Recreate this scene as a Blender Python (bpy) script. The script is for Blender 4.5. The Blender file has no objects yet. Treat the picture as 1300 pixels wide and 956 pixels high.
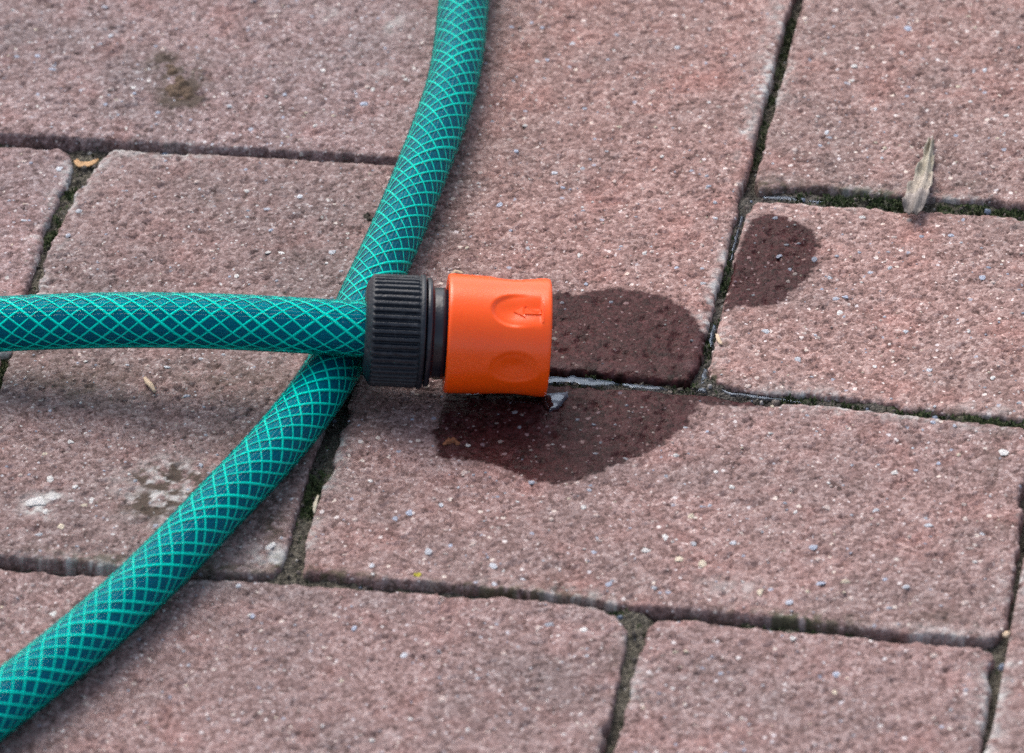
import bpy, math, random
import numpy as np
from mathutils import Matrix, Vector

S = bpy.context.scene
COL = S.collection
MM = 0.001
rng = np.random.default_rng(7)
random.seed(7)

# ------------------------------------------------------------------ camera
F_PX, CX, CY = 8000.0, 650.0, 433.5          # long lens, survey of the photograph (1300 px wide)
RW = np.array([[0.9841209393182226, 0.17386639830411063, -0.035727473128889756],
               [0.07490543569519942, -0.5892847390496609, -0.8044455680942529],
               [-0.1609197082359135, 0.7889955461622894, -0.5929509892371707]])
CW = np.array([436.5297662070905, -1315.2003968178576, 1076.6075763975805])


def G(x, y, z=0.0):
    """point on the plane of height z (mm) that was surveyed at photo position x, y"""
    d = RW.T @ np.array([(x - CX) / F_PX, (y - CY) / F_PX, 1.0])
    return CW + (z - CW[2]) / d[2] * d


cam_data = bpy.data.cameras.new("camera")
cam = bpy.data.objects.new("camera", cam_data)
COL.objects.link(cam)
rot = Matrix((RW[0], -RW[1], -RW[2])).transposed().to_4x4()
cam.matrix_world = Matrix.Translation(Vector(CW * MM)) @ rot
cam_data.sensor_width = 36.0
cam_data.lens = 36.0 * F_PX / 1300.0
cam_data.shift_y = -(478.0 - CY) / 1300.0
cam_data.clip_start = 0.05
cam_data.clip_end = 2000.0
cam_data.dof.use_dof = True
cam_data.dof.focus_distance = 1.822
cam_data.dof.aperture_fstop = 17.0
S.camera = cam

# ------------------------------------------------------------------ world, sun, exposure
SUN_EL, SUN_AZ = math.radians(52), math.radians(-36)      # azimuth from +Y towards +X
w = bpy.data.worlds.new("World")
S.world = w
w.use_nodes = True
nt = w.node_tree
bg = nt.nodes["Background"]
sky = nt.nodes.new("ShaderNodeTexSky")
sky.sky_type = 'NISHITA'
sky.sun_disc = False
sky.sun_elevation = SUN_EL
sky.sun_rotation = SUN_AZ
sky.air_density = 1.0
sky.dust_density = 4.0
hsv = nt.nodes.new("ShaderNodeHueSaturation")
hsv.inputs['Saturation'].default_value = 0.68
nt.links.new(sky.outputs[0], hsv.inputs['Color'])
nt.links.new(hsv.outputs[0], bg.inputs[0])
bg.inputs[1].default_value = 0.14
sd = bpy.data.lights.new("sun", 'SUN')
sd.energy = 1.12
sd.angle = math.radians(48)
sd.color = (1.0, 0.945, 0.90)
sun = bpy.data.objects.new("sun", sd)
COL.objects.link(sun)
sv = Vector((math.sin(SUN_AZ) * math.cos(SUN_EL), math.cos(SUN_AZ) * math.cos(SUN_EL), math.sin(SUN_EL)))
sun.rotation_euler = sv.to_track_quat('Z', 'Y').to_euler()
sun.location = sv * 3
S.view_settings.view_transform = 'Standard'
S.view_settings.look = 'None'
S.view_settings.gamma = 1.0
S.view_settings.use_curve_mapping = False
S.view_settings.exposure = 0.80
S.cycles.use_denoising = False
S.cycles.max_bounces = 10
S.cycles.transparent_max_bounces = 24
S.cycles.sample_clamp_indirect = 6.0


# ------------------------------------------------------------------ noise
def _hash(ix, iy, seed):
    h = (ix.astype(np.int64) * 374761393 + iy.astype(np.int64) * 668265263 + seed * 1442695041) & 0xFFFFFFFF
    h = ((h ^ (h >> 13)) * 1274126177) & 0xFFFFFFFF
    h = ((h ^ (h >> 16)) * 2246822519) & 0xFFFFFFFF
    return ((h ^ (h >> 15)) & 0xFFFFFF) / float(0xFFFFFF)


def vnoise(x, y, seed=0):
    ix, iy = np.floor(x), np.floor(y)
    fx, fy = x - ix, y - iy
    fx = fx * fx * fx * (fx * (fx * 6 - 15) + 10)
    fy = fy * fy * fy * (fy * (fy * 6 - 15) + 10)
    a, b = _hash(ix, iy, seed), _hash(ix + 1, iy, seed)
    c, d = _hash(ix, iy + 1, seed), _hash(ix + 1, iy + 1, seed)
    return ((a * (1 - fx) + b * fx) * (1 - fy) + (c * (1 - fx) + d * fx) * fy) * 2 - 1


def fbm(x, y, size, seed=0, octs=3, gain=0.5):
    out, amp = np.zeros_like(x), 1.0
    ca, sa = math.cos(0.6), math.sin(0.6)
    X, Y = x / size, y / size
    for k in range(octs):
        out += amp * vnoise(X, Y, seed + k * 17)
        X, Y = (X * ca - Y * sa) * 2.03, (X * sa + Y * ca) * 2.03
        amp *= gain
    return out


def worley(x, y, size, seed=0):
    """rounded grains: distance to the nearest scattered point, and a random per grain"""
    X, Y = x / size, y / size
    ix, iy = np.floor(X), np.floor(Y)
    best = np.full(X.shape, 9.0)
    rid = np.zeros(X.shape)
    for dx in (-1, 0, 1):
        for dy in (-1, 0, 1):
            jx, jy = ix + dx, iy + dy
            px = jx + _hash(jx, jy, seed)
            py = jy + _hash(jx, jy, seed + 91)
            d = (X - px) ** 2 + (Y - py) ** 2
            m = d < best
            best = np.where(m, d, best)
            rid = np.where(m, _hash(jx, jy, seed + 57), rid)
    return np.sqrt(best), rid


def poly_sd(P, x, y):
    """signed distance (inside positive) and nearest boundary point of polygon P"""
    P = np.asarray(P, float)[:, :2]
    best = np.full(x.shape, 1e18)
    nx, ny = np.zeros_like(x), np.zeros_like(x)
    ins = np.zeros(x.shape, bool)
    for a, b in zip(P, np.roll(P, -1, 0)):
        e = b - a
        L = e @ e + 1e-12
        t = np.clip(((x - a[0]) * e[0] + (y - a[1]) * e[1]) / L, 0, 1)
        qx, qy = a[0] + t * e[0], a[1] + t * e[1]
        d = (x - qx) ** 2 + (y - qy) ** 2
        m = d < best
        best = np.where(m, d, best)
        nx, ny = np.where(m, qx, nx), np.where(m, qy, ny)
        c = (a[1] > y) != (b[1] > y)
        with np.errstate(divide='ignore', invalid='ignore'):
            xi = a[0] + (y - a[1]) * e[0] / (e[1] if e[1] else 1e-12)
        ins ^= c & (x < xi)
    d = np.sqrt(best)
    return np.where(ins, d, -d), nx, ny


def smooth(a, b, x):
    t = np.clip((x - a) / (b - a), 0, 1)
    return t * t * (3 - 2 * t)


# ------------------------------------------------------------------ mesh helpers
def mesh_np(name, co_mm, quads, mat=None, attrs=None, smooth_=True, tris=None):
    me = bpy.data.meshes.new(name)
    co = np.asarray(co_mm, float) * MM
    quads = np.asarray(quads, np.int32).reshape(-1, 4) if quads is not None and len(quads) else np.zeros((0, 4), np.int32)
    tris = np.asarray(tris, np.int32).reshape(-1, 3) if tris is not None and len(tris) else np.zeros((0, 3), np.int32)
    nq, ntr = len(quads), len(tris)
    me.vertices.add(len(co))
    me.vertices.foreach_set('co', co.astype(np.float32).ravel())
    me.loops.add(nq * 4 + ntr * 3)
    me.loops.foreach_set('vertex_index', np.concatenate([quads.ravel(), tris.ravel()]).astype(np.int32))
    me.polygons.add(nq + ntr)
    st = np.concatenate([np.arange(nq) * 4, nq * 4 + np.arange(ntr) * 3]).astype(np.int32)
    me.polygons.foreach_set('loop_start', st)
    me.update(calc_edges=True)
    me.validate()
    me.polygons.foreach_set('use_smooth', np.full(len(me.polygons), smooth_))
    if attrs:
        for k, v in attrs.items():
            at = me.attributes.new(k, 'FLOAT_COLOR', 'POINT')
            at.data.foreach_set('color', np.asarray(v, np.float32).ravel())
    if mat:
        me.materials.append(mat)
    return me


def link(name, me, parent=None, loc_mm=None):
    o = bpy.data.objects.new(name, me)
    COL.objects.link(o)
    if loc_mm is not None:
        o.location = Vector(loc_mm) * MM
    if parent:
        o.parent = parent
    return o


def tag(o, label=None, cat=None, group=None, kind=None):
    for k, v in (('label', label), ('category', cat), ('group', group), ('kind', kind)):
        if v:
            o[k] = v
    return o


def grid_quads(nu, nv, wrap_v=False):
    i, j = np.meshgrid(np.arange(nu - 1), np.arange(nv if wrap_v else nv - 1), indexing='ij')
    j2 = (j + 1) % nv
    return np.stack([i * nv + j, (i + 1) * nv + j, (i + 1) * nv + j2, i * nv + j2], -1).reshape(-1, 4)


# ------------------------------------------------------------------ materials
class N:
    def __init__(self, name):
        self.m = bpy.data.materials.new(name)
        self.m.use_nodes = True
        self.t = self.m.node_tree
        self.b = self.t.nodes["Principled BSDF"]
        self.out = self.t.nodes["Material Output"]

    def n(self, kind, props=None, **ins):
        nd = self.t.nodes.new(kind)
        for k, v in (props or {}).items():
            setattr(nd, k, v)
        for k, v in ins.items():
            key = int(k[1:]) if k[0] == '_' and k[1:].isdigit() else k.replace('_', ' ')
            self.set(nd.inputs[key], v)
        return nd

    def set(self, sock, v):
        if isinstance(v, bpy.types.NodeSocket):
            self.t.links.new(v, sock)
        elif isinstance(v, bpy.types.Node):
            self.t.links.new(v.outputs[0], sock)
        else:
            sock.default_value = v

    def p(self, **kw):
        for k, v in kw.items():
            self.set(self.b.inputs[k.replace('_', ' ')], v)

    def math(self, op, a, b=0.0, c=0.0, clamp=False):
        return self.n('ShaderNodeMath', {'operation': op, 'use_clamp': clamp}, _0=a, _1=b, _2=c).outputs[0]

    def mix(self, fac, a, b, mode='MIX'):
        nd = self.n('ShaderNodeMix', {'data_type': 'RGBA', 'blend_type': mode, 'clamp_factor': True})
        self.set(nd.inputs[0], fac)
        self.set(nd.inputs[6], a)
        self.set(nd.inputs[7], b)
        return nd.outputs[2]

    def ramp(self, fac, stops, interp='LINEAR'):
        nd = self.n('ShaderNodeValToRGB', _0=fac)
        cr = nd.color_ramp
        cr.interpolation = interp
        while len(cr.elements) < len(stops):
            cr.elements.new(0.5)
        for e, (p, c) in zip(cr.elements, stops):
            e.position = p
            e.color = (*c, 1.0) if len(c) == 3 else c
        return nd.outputs[0]

    def coords(self, per_object=True):
        tc = self.n('ShaderNodeTexCoord').outputs['Object']
        v = self.n('ShaderNodeVectorMath', {'operation': 'SCALE'}, _0=tc, Scale=1000.0).outputs[0]
        if per_object:
            r = self.n('ShaderNodeObjectInfo').outputs['Random']
            k = self.math('MULTIPLY', r, 733.0)
            v = self.n('ShaderNodeVectorMath', {'operation': 'ADD'}, _0=v, _1=k).outputs[0]
        return v

    def noise(self, v, size, detail=2.0, rough=0.5):
        return self.n('ShaderNodeTexNoise', Vector=v, Scale=1.0 / size, Detail=detail, Roughness=rough).outputs[0]

    def voro(self, v, size, rand=1.0):
        return self.n('ShaderNodeTexVoronoi', Vector=v, Scale=1.0 / size, Randomness=rand)


def c(*v):
    return (*v, 1.0)


def brick_material():
    M = N("paver_concrete")
    v = M.coords()
    at = M.n('ShaderNodeVertexColor', {'layer_name': 'marks'})
    sep = M.n('ShaderNodeSeparateColor', _0=at.outputs[0])
    wet, grime_shade, pale = sep.outputs[0], sep.outputs[1], sep.outputs[2]
    moss = at.outputs['Alpha']
    # warp so the grains are not tidy cells
    wv = M.n('ShaderNodeTexNoise', Vector=v, Scale=1.1, Detail=1.0).outputs['Color']
    wv = M.n('ShaderNodeVectorMath', {'operation': 'SCALE'}, _0=wv, Scale=0.9).outputs[0]
    vw = M.n('ShaderNodeVectorMath', {'operation': 'ADD'}, _0=v, _1=wv).outputs[0]
    g1 = M.voro(vw, 1.25)
    g2 = M.voro(vw, 0.55)
    r1 = M.n('ShaderNodeSeparateColor', _0=g1.outputs['Color']).outputs[0]
    r2 = M.n('ShaderNodeSeparateColor', _0=g2.outputs['Color']).outputs[1]
    fine = M.noise(v, 0.35, 2.0, 0.7)
    mid = M.noise(v, 5.0, 3.0, 0.6)
    big = M.noise(v, 38.0, 3.0, 0.55)
    t = M.math('MULTIPLY_ADD', r1, 0.42, M.math('MULTIPLY', r2, 0.34))
    t = M.math('ADD', t, M.math('MULTIPLY', fine, 0.26))
    t = M.math('ADD', t, M.math('MULTIPLY_ADD', mid, 0.44, -0.235))
    base = M.ramp(t, [(0.08, (0.045, 0.025, 0.022)), (0.30, (0.148, 0.090, 0.081)), (0.50, (0.240, 0.154, 0.142)),
                      (0.68, (0.318, 0.222, 0.208)), (0.84, (0.43, 0.335, 0.317)), (0.97, (0.66, 0.58, 0.55))])
    base = M.mix(M.math('MULTIPLY', M.math('SUBTRACT', big, 0.40, clamp=True), 3.0, clamp=True), base, M.mix(1.0, base, c(0.74, 0.83, 0.85), 'MULTIPLY'))
    patch = M.noise(v, 16.0, 4.0, 0.6)
    base = M.mix(M.math('MULTIPLY', M.math('SUBTRACT', patch, 0.50, clamp=True), 4.0, clamp=True), base, M.mix(1.0, base, c(1.06, 0.88, 0.85), 'MULTIPLY'))
    # small light and slate coloured grains of the mix
    s1 = M.voro(vw, 2.3)
    s1r = M.n('ShaderNodeSeparateColor', _0=s1.outputs['Color'])
    on = M.math('MULTIPLY', M.math('LESS_THAN', s1r.outputs[0], 0.11),
                M.math('LESS_THAN', s1.outputs['Distance'], M.math('MULTIPLY_ADD', s1r.outputs[2], 0.22, 0.10)))
    scol = M.ramp(s1r.outputs[1], [(0.0, (0.62, 0.56, 0.50)), (0.35, (0.55, 0.53, 0.55)), (0.5, (0.30, 0.33, 0.40)),
                                   (0.7, (0.66, 0.62, 0.60)), (1.0, (0.48, 0.36, 0.30))], 'CONSTANT')
    base = M.mix(M.math('MULTIPLY', on, 0.85), base, scol)
    s2 = M.voro(vw, 1.1)
    s2r = M.n('ShaderNodeSeparateColor', _0=s2.outputs['Color'])
    on2 = M.math('MULTIPLY', M.math('LESS_THAN', s2r.outputs[0], 0.05), M.math('LESS_THAN', s2.outputs['Distance'], 0.33))
    base = M.mix(M.math('MULTIPLY', on2, 0.8), base, M.mix(s2r.outputs[1], c(0.62, 0.55, 0.50), c(0.66, 0.64, 0.66)))
    # each paver has its own cast
    tint = M.n('ShaderNodeObjectInfo').outputs['Color']
    base = M.mix(1.0, base, tint, 'MULTIPLY')
    # dirt with some painted hose shade, lime bloom, algae
    base = M.mix(M.math('MULTIPLY', grime_shade, 0.92), base, M.mix(fine, c(0.022, 0.017, 0.014), c(0.095, 0.066, 0.046)))
    base = M.mix(M.math('MULTIPLY', pale, 0.9), base, M.mix(fine, c(0.30, 0.29, 0.28), c(0.62, 0.62, 0.60)))
    base = M.mix(M.math('MULTIPLY', moss, 0.9), base, M.mix(fine, c(0.018, 0.022, 0.008), c(0.07, 0.075, 0.03)))
    dark = M.mix(1.0, base, c(0.17, 0.085, 0.095), 'MULTIPLY')
    grain = M.math('MAXIMUM', on, on2)
    dark = M.mix(M.math('MULTIPLY', grain, 0.38), dark, M.mix(1.0, base, c(0.50, 0.44, 0.46), 'MULTIPLY'))
    base = M.mix(wet, base, dark)
    h = M.math('ADD', M.math('MULTIPLY', M.noise(v, 0.55, 3.0, 0.65), 0.30),
               M.math('MULTIPLY', M.math('SUBTRACT', 1.0, g1.outputs['Distance']), 0.22))
    bump = M.n('ShaderNodeBump', Height=h, Distance=0.0013, Strength=0.75)
    bump2 = M.n('ShaderNodeBump', Height=h, Distance=0.0010, Strength=0.9)
    M.p(Base_Color=base, Roughness=M.math('MULTIPLY_ADD', wet, -0.15, 0.88), Normal=bump,
        Specular_IOR_Level=M.math('MULTIPLY_ADD', wet, -0.33, 0.35), Coat_Weight=M.math('MULTIPLY', wet, 0.30), Coat_Roughness=0.04,
        Coat_IOR=1.33, Coat_Normal=bump2)
    return M.m


def soil_material():
    M = N("joint_soil")
    v = M.coords(False)
    at = M.n('ShaderNodeVertexColor', {'layer_name': 'marks'})
    sep = M.n('ShaderNodeSeparateColor', _0=at.outputs[0])
    wet, moss = sep.outputs[0], sep.outputs[1]
    g = M.voro(v, 0.8)
    r = M.n('ShaderNodeSeparateColor', _0=g.outputs['Color']).outputs[0]
    f = M.noise(v, 0.5, 3.0, 0.7)
    t = M.math('MULTIPLY_ADD', r, 0.5, M.math('MULTIPLY', f, 0.5))
    col = M.ramp(t, [(0.1, (0.022, 0.019, 0.014)), (0.5, (0.078, 0.068, 0.050)), (0.75, (0.15, 0.135, 0.105)), (0.95, (0.34, 0.31, 0.27))])
    mcol = M.ramp(t, [(0.1, (0.012, 0.018, 0.006)), (0.6, (0.045, 0.060, 0.018)), (0.95, (0.10, 0.12, 0.04))])
    col = M.mix(moss, col, mcol)
    col = M.mix(wet, col, M.mix(1.0, col, c(0.45, 0.42, 0.42), 'MULTIPLY'))
    bump = M.n('ShaderNodeBump', Height=M.math('ADD', M.noise(v, 0.7, 3.0, 0.7), M.math('MULTIPLY', g.outputs['Distance'], -0.6)),
               Distance=0.0012, Strength=0.9)
    M.p(Base_Color=col, Roughness=M.math('MULTIPLY_ADD', wet, -0.5, 0.95), Normal=bump)
    return M.m


def stone_material():
    M = N("stone_chip")
    v = M.coords()
    tint = M.n('ShaderNodeVertexColor', {'layer_name': 'tint'}).outputs[0]
    oc = M.n('ShaderNodeObjectInfo').outputs['Color']
    col = M.mix(1.0, tint, oc, 'MULTIPLY')
    f = M.noise(v, 0.6, 3.0, 0.65)
    col = M.mix(M.math('MULTIPLY', f, 0.45), col, M.mix(1.0, col, c(0.55, 0.52, 0.52), 'MULTIPLY'))
    bump = M.n('ShaderNodeBump', Height=f, Distance=0.0010, Strength=0.9)
    M.p(Base_Color=col, Roughness=0.6, Normal=bump)
    return M.m


def water_material():
    M = N("water_film")
    v = M.coords(False)
    bump = M.n('ShaderNodeBump', Height=M.noise(v, 7.0, 1.0, 0.4), Distance=0.0008, Strength=0.35)
    fr = M.n('ShaderNodeFresnel', IOR=1.40, Normal=bump)
    tr = M.n('ShaderNodeBsdfTransparent', Color=c(0.80, 0.80, 0.82))
    gl = M.n('ShaderNodeBsdfGlossy', Color=c(0.64, 0.78, 1.0), Roughness=0.04, Normal=bump)
    mx = M.n('ShaderNodeMixShader', _0=fr, _1=tr, _2=gl)
    M.t.links.new(mx.outputs[0], M.out.inputs[0])
    return M.m


def skin_material():
    """clear green outer layer of the hose over its braid"""
    M = N("clear_green_vinyl")
    v = M.coords(False)
    f = M.noise(v, 3.0, 3.0, 0.6)
    lw = M.n('ShaderNodeLayerWeight', Blend=0.35).outputs['Facing']
    thick = M.mix(M.math('POWER', lw, 1.35), c(0.10, 0.97, 0.94), c(0.0, 0.24, 0.22))   # longer path through the wall near the rim
    bump = M.n('ShaderNodeBump', Height=f, Distance=0.00025, Strength=0.4)
    fr = M.n('ShaderNodeFresnel', IOR=1.13, Normal=bump)
    tr = M.n('ShaderNodeBsdfTransparent', Color=thick)
    gl = M.n('ShaderNodeBsdfGlossy', Color=c(1, 1, 1), Normal=bump, Roughness=M.math('MULTIPLY_ADD', f, 0.10, 0.01))
    df = M.n('ShaderNodeBsdfDiffuse', Color=c(0.001, 0.17, 0.17))
    m0 = M.n('ShaderNodeMixShader', _0=0.07, _1=tr, _2=df)
    mx = M.n('ShaderNodeMixShader', _0=fr, _1=m0, _2=gl)
    M.t.links.new(mx.outputs[0], M.out.inputs[0])
    return M.m


def plain(name, col, rough=0.5, bump_size=None, bump_d=0.0002, var=0.0, spec=0.5, **kw):
    M = N(name)
    v = M.coords(False)
    if var:
        f = M.noise(v, 2.5, 4.0, 0.65)
        M.p(Base_Color=M.mix(M.math('MULTIPLY', f, var), c(*col), M.mix(1.0, c(*col), c(0.35, 0.33, 0.32), 'MULTIPLY')))
    else:
        M.p(Base_Color=c(*col))
    M.p(Roughness=rough, Specular_IOR_Level=spec)
    if bump_size:
        M.p(Normal=M.n('ShaderNodeBump', Height=M.noise(v, bump_size, 3.0, 0.6), Distance=bump_d, Strength=0.6))
    M.p(**kw)
    return M.m


def orange_material():
    M = N("orange_plastic")
    v = M.coords(False)
    f = M.noise(v, 1.2, 4.0, 0.7)
    g = M.noise(v, 9.0, 3.0, 0.6)
    sc = M.noise(M.n('ShaderNodeMapping', Vector=v, Scale=(0.25, 3.0, 3.0)).outputs[0], 1.0, 3.0, 0.7)
    col = M.mix(g, c(0.96, 0.083, 0.002), c(0.98, 0.106, 0.004))
    dirt = M.math('MULTIPLY', M.math('SUBTRACT', f, 0.58, clamp=True), 2.2, clamp=True)
    col = M.mix(M.math('MULTIPLY', dirt, 0.25), col, c(0.62, 0.20, 0.09))
    hgt = M.math('ADD', M.math('MULTIPLY', f, 0.6), M.math('MULTIPLY', sc, 0.5))
    M.p(Base_Color=col, Roughness=M.math('MULTIPLY_ADD', sc, 0.22, 0.16), Specular_IOR_Level=0.48,
        Subsurface_Weight=0.08, Subsurface_Radius=(1.0, 0.2, 0.05), Subsurface_Scale=0.002,
        Normal=M.n('ShaderNodeBump', Height=hgt, Distance=0.00010, Strength=0.4))
    return M.m


def nut_material():
    M = N("black_plastic")
    v = M.coords(False)
    f = M.noise(v, 0.9, 4.0, 0.7)
    g = M.noise(v, 4.0, 3.0, 0.6)
    dust = M.math('MULTIPLY', M.math('SUBTRACT', M.math('MULTIPLY', f, g), 0.26, clamp=True), 3.2, clamp=True)
    col = M.mix(M.math('MULTIPLY', dust, 0.55), c(0.007, 0.011, 0.018), c(0.10, 0.105, 0.115))
    M.p(Base_Color=col, Roughness=M.math('MULTIPLY_ADD', g, 0.25, 0.30), Specular_IOR_Level=0.42,
        Normal=M.n('ShaderNodeBump', Height=f, Distance=0.0004, Strength=0.5))
    return M.m


MAT = {
    'brick': brick_material(), 'soil': soil_material(), 'stone': stone_material(), 'water': water_material(),
    'skin': skin_material(), 'core': plain("hose_core", (0.0, 0.108, 0.205), 0.5, var=0.25),
    'thread': plain("braid_yarn", (0.0, 0.88, 0.74), 0.6),
    'orange': orange_material(), 'black': nut_material(),
    'neck': plain("slate_plastic", (0.010, 0.013, 0.022), 0.30, 1.5, 0.0002, 0.3),
    'earth': plain("earth", (0.075, 0.06, 0.045), 0.95, 4.0, 0.003, 0.6),
    'moss': plain("moss", (0.040, 0.062, 0.016), 0.9, var=0.5),
    'straw': plain("straw", (0.50, 0.29, 0.13), 0.7, 1.0, 0.0003, 0.5),
    'palechip': plain("pale_wood", (0.62, 0.47, 0.33), 0.8, 1.0, 0.0003, 0.4),
    'rust': plain("brown_crumb", (0.24, 0.085, 0.035), 0.8, 0.8, 0.0006, 0.6),
    'clod': plain("dry_dirt", (0.15, 0.100, 0.066), 0.95, 0.7, 0.0012, 0.9),
    'sliver': plain("pale_sliver", (0.55, 0.50, 0.38), 0.8, 1.0, 0.0002, 0.3),
}


def leaf_material():
    M = N("dry_leaf")
    v = M.coords(False)
    f = M.noise(v, 1.6, 4.0, 0.7)
    st = M.noise(M.n('ShaderNodeMapping', Vector=v, Scale=(2.2, 0.35, 1.0)).outputs[0], 1.0, 3.0, 0.6)
    col = M.ramp(M.math('MULTIPLY_ADD', f, 0.5, M.math('MULTIPLY', st, 0.5)),
                 [(0.25, (0.09, 0.074, 0.066)), (0.45, (0.24, 0.207, 0.172)), (0.6, (0.38, 0.340, 0.285)), (0.8, (0.58, 0.54, 0.46))])
    at = M.n('ShaderNodeVertexColor', {'layer_name': 'tint'}).outputs[0]
    col = M.mix(1.0, col, at, 'MULTIPLY')
    M.p(Base_Color=col, Roughness=0.65, Normal=M.n('ShaderNodeBump', Height=st, Distance=0.0005, Strength=0.8))
    return M.m


MAT['leaf'] = leaf_material()

# ------------------------------------------------------------------ paving outlines (top edge of each paver)


def px(*pts, z=0.0):
    return [tuple(G(a, b, z)[:2]) for a, b in pts]


def grid_rect(u0, u1, v0, v1, g=1.7):
    return [(u0 * 100 + g, v0 * 100 + g), (u1 * 100 - g, v0 * 100 + g), (u1 * 100 - g, v1 * 100 - g), (u0 * 100 + g, v1 * 100 - g)]


U1 = lambda y: 518 - (y - 206) * (156 / 521.0)       # hidden joint below the upright hose, as photo x
POLY = {}
# S: the wide paver in the middle of the foreground
POLY['S'] = px((384, 725), (445, 731), (520, 736), (640, 747), (720, 755), (783, 766), (856, 771), (920, 777), (1040, 790),
               (1150, 802), (1245, 810), (1268, 808), (1279, 789), (1286, 743), (1297, 655), (1305, 590), (1309, 552), (1300, 542),
               (1180, 528), (1040, 513), (989, 509), (940, 507), (884, 500), (800, 492), (700, 486), (560, 479), (452, 474),
               (440, 520), (414, 600), (405, 630), (398, 652), (386, 700))
POLY['R'] = px((1004, -3), (957, 180), (943, 243), (922, 321), (902, 400), (885, 468), (874, 484), (858, 485), (800, 478),
               (760, 473), (700, 469), (560, 464), (470, 464), (460, 455)) + px((522, 206), (586, -6)) + \
    [tuple(G(586, -6)[:2] + (-1, 14)), tuple(G(1004, -3)[:2] + (2, 12))]
POLY['T'] = px((960, 254), (949, 269), (938, 299), (915, 400), (899, 465), (900, 478), (912, 486), (932, 491), (972, 498),
               (1040, 503), (1180, 521), (1300, 532)) + [(398, 102.5), (398, 196)] + px((1300, 274), (1180, 266), (1080, 261), (1030, 258), (985, 254))
POLY['U'] = px((1019, -3), (968, 196), (957, 226), (962, 238), (978, 240), (996, 236), (1037, 236), (1080, 241), (1180, 251), (1300, 261)) + \
    [(297, 203), (297, 398), (203, 398)]
POLY['P'] = [(-98, 202)] + px((-60, 160), (0, 168), (75, 172), (200, 181), (350, 190), (440, 195), (505, 200)) + \
    [tuple(G(512, 200)[:2]), (98, 298), (-98, 298)]
POLY['Q'] = px((150, 189), (300, 196), (420, 203), (512, 209), (505, 240), (470, 340), (440, 430), (391, 600), (380, 628),
               (369, 678), (357, 715), (345, 727), (300, 727), (258, 725), (200, 721), (144, 718), (80, 711), (0, 705), (-62, 700),
               (0, 493), (14, 447), (45, 372), (60, 318), (75, 288), (88, 257), (93, 245), (108, 230), (116, 218), (131, 198), (144, 190))
POLY['V'] = [(2, -3)] + px((-60, 713), (0, 718), (144, 729), (243, 733), (320, 737), (402, 742), (520, 749), (640, 758), (720, 765),
                           (761, 770), (785, 783), (796, 799), (793, 830), (781, 880), (762, 956)) + [(197.5, -98), (2, -98)]
POLY['W'] = px((834, 785), (823, 791), (817, 808), (801, 867), (778, 957)) + [(202, -198), (298, -198)] + \
    px((1243, 956), (1258, 866), (1262, 835), (1256, 827), (1244, 822), (1150, 813), (1040, 802), (920, 791), (877, 786))
POLY['X'] = px((1296, 728), (1283, 783), (1279, 817), (1268, 866), (1250, 956)) + [(303, -98), (398, -98), (398, 98), (306, 98)] + px((1310, 640),)
POLY['L'] = [(-198, 103)] + px((-22, 447), (12, 447), (31, 374), (57, 300), (76, 250), (86, 233), (93, 210), (89, 194), (75, 185), (0, 183), (-60, 179)) + [(-198, 196)]
POLY['K'] = px((-75, 690), (-14, 495), (1, 450), (-30, 447)) + [(-98, 98), (-98, -98)] + [(-3, -98)]
TINT = {'S': (1.03, 0.99, 0.99), 'R': (1.09, 1.0, 0.97), 'T': (1.14, 1.07, 1.04), 'U': (1.04, 1.0, 0.98), 'P': (0.93, 0.97, 1.02),
        'Q': (0.86, 0.88, 0.90), 'V': (0.96, 0.95, 0.97), 'W': (0.98, 0.97, 0.99), 'X': (0.92, 0.92, 0.93), 'L': (0.98, 0.99, 1.04), 'K': (0.9, 0.93, 0.95)}
PALE_EDGE = {'S': 0.30, 'R': 0.50, 'T': 0.22, 'U': 0.2, 'P': 0.05, 'Q': 0.30, 'V': 0.12, 'W': 0.25, 'X': 0.5, 'L': 0.4, 'K': 0.4}
COARSE = {'X': 1.2, 'K': 1.2, 'L': 0.8}

# wet marks on the pavers (outlines of the damp stain itself)
WET = [px((640, 372), (697, 374), (740, 371), (780, 367), (830, 370), (862, 384), (882, 404), (895, 428), (892, 470), (880, 496), (700, 490), (640, 480)),
       px((556, 528), (549, 552), (560, 576), (590, 584), (622, 590), (650, 602), (680, 613), (712, 615), (750, 605), (790, 589), (830, 571),
          (865, 549), (880, 530), (888, 512), (940, 516), (1000, 512), (1030, 508), (880, 488), (700, 478), (620, 474), (566, 500)),
       px((952, 279), (976, 272), (1002, 277), (1026, 290), (1041, 311), (1041, 336), (1020, 361), (990, 386), (960, 389), (930, 391), (916, 396), (928, 340), (944, 296))]
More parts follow.
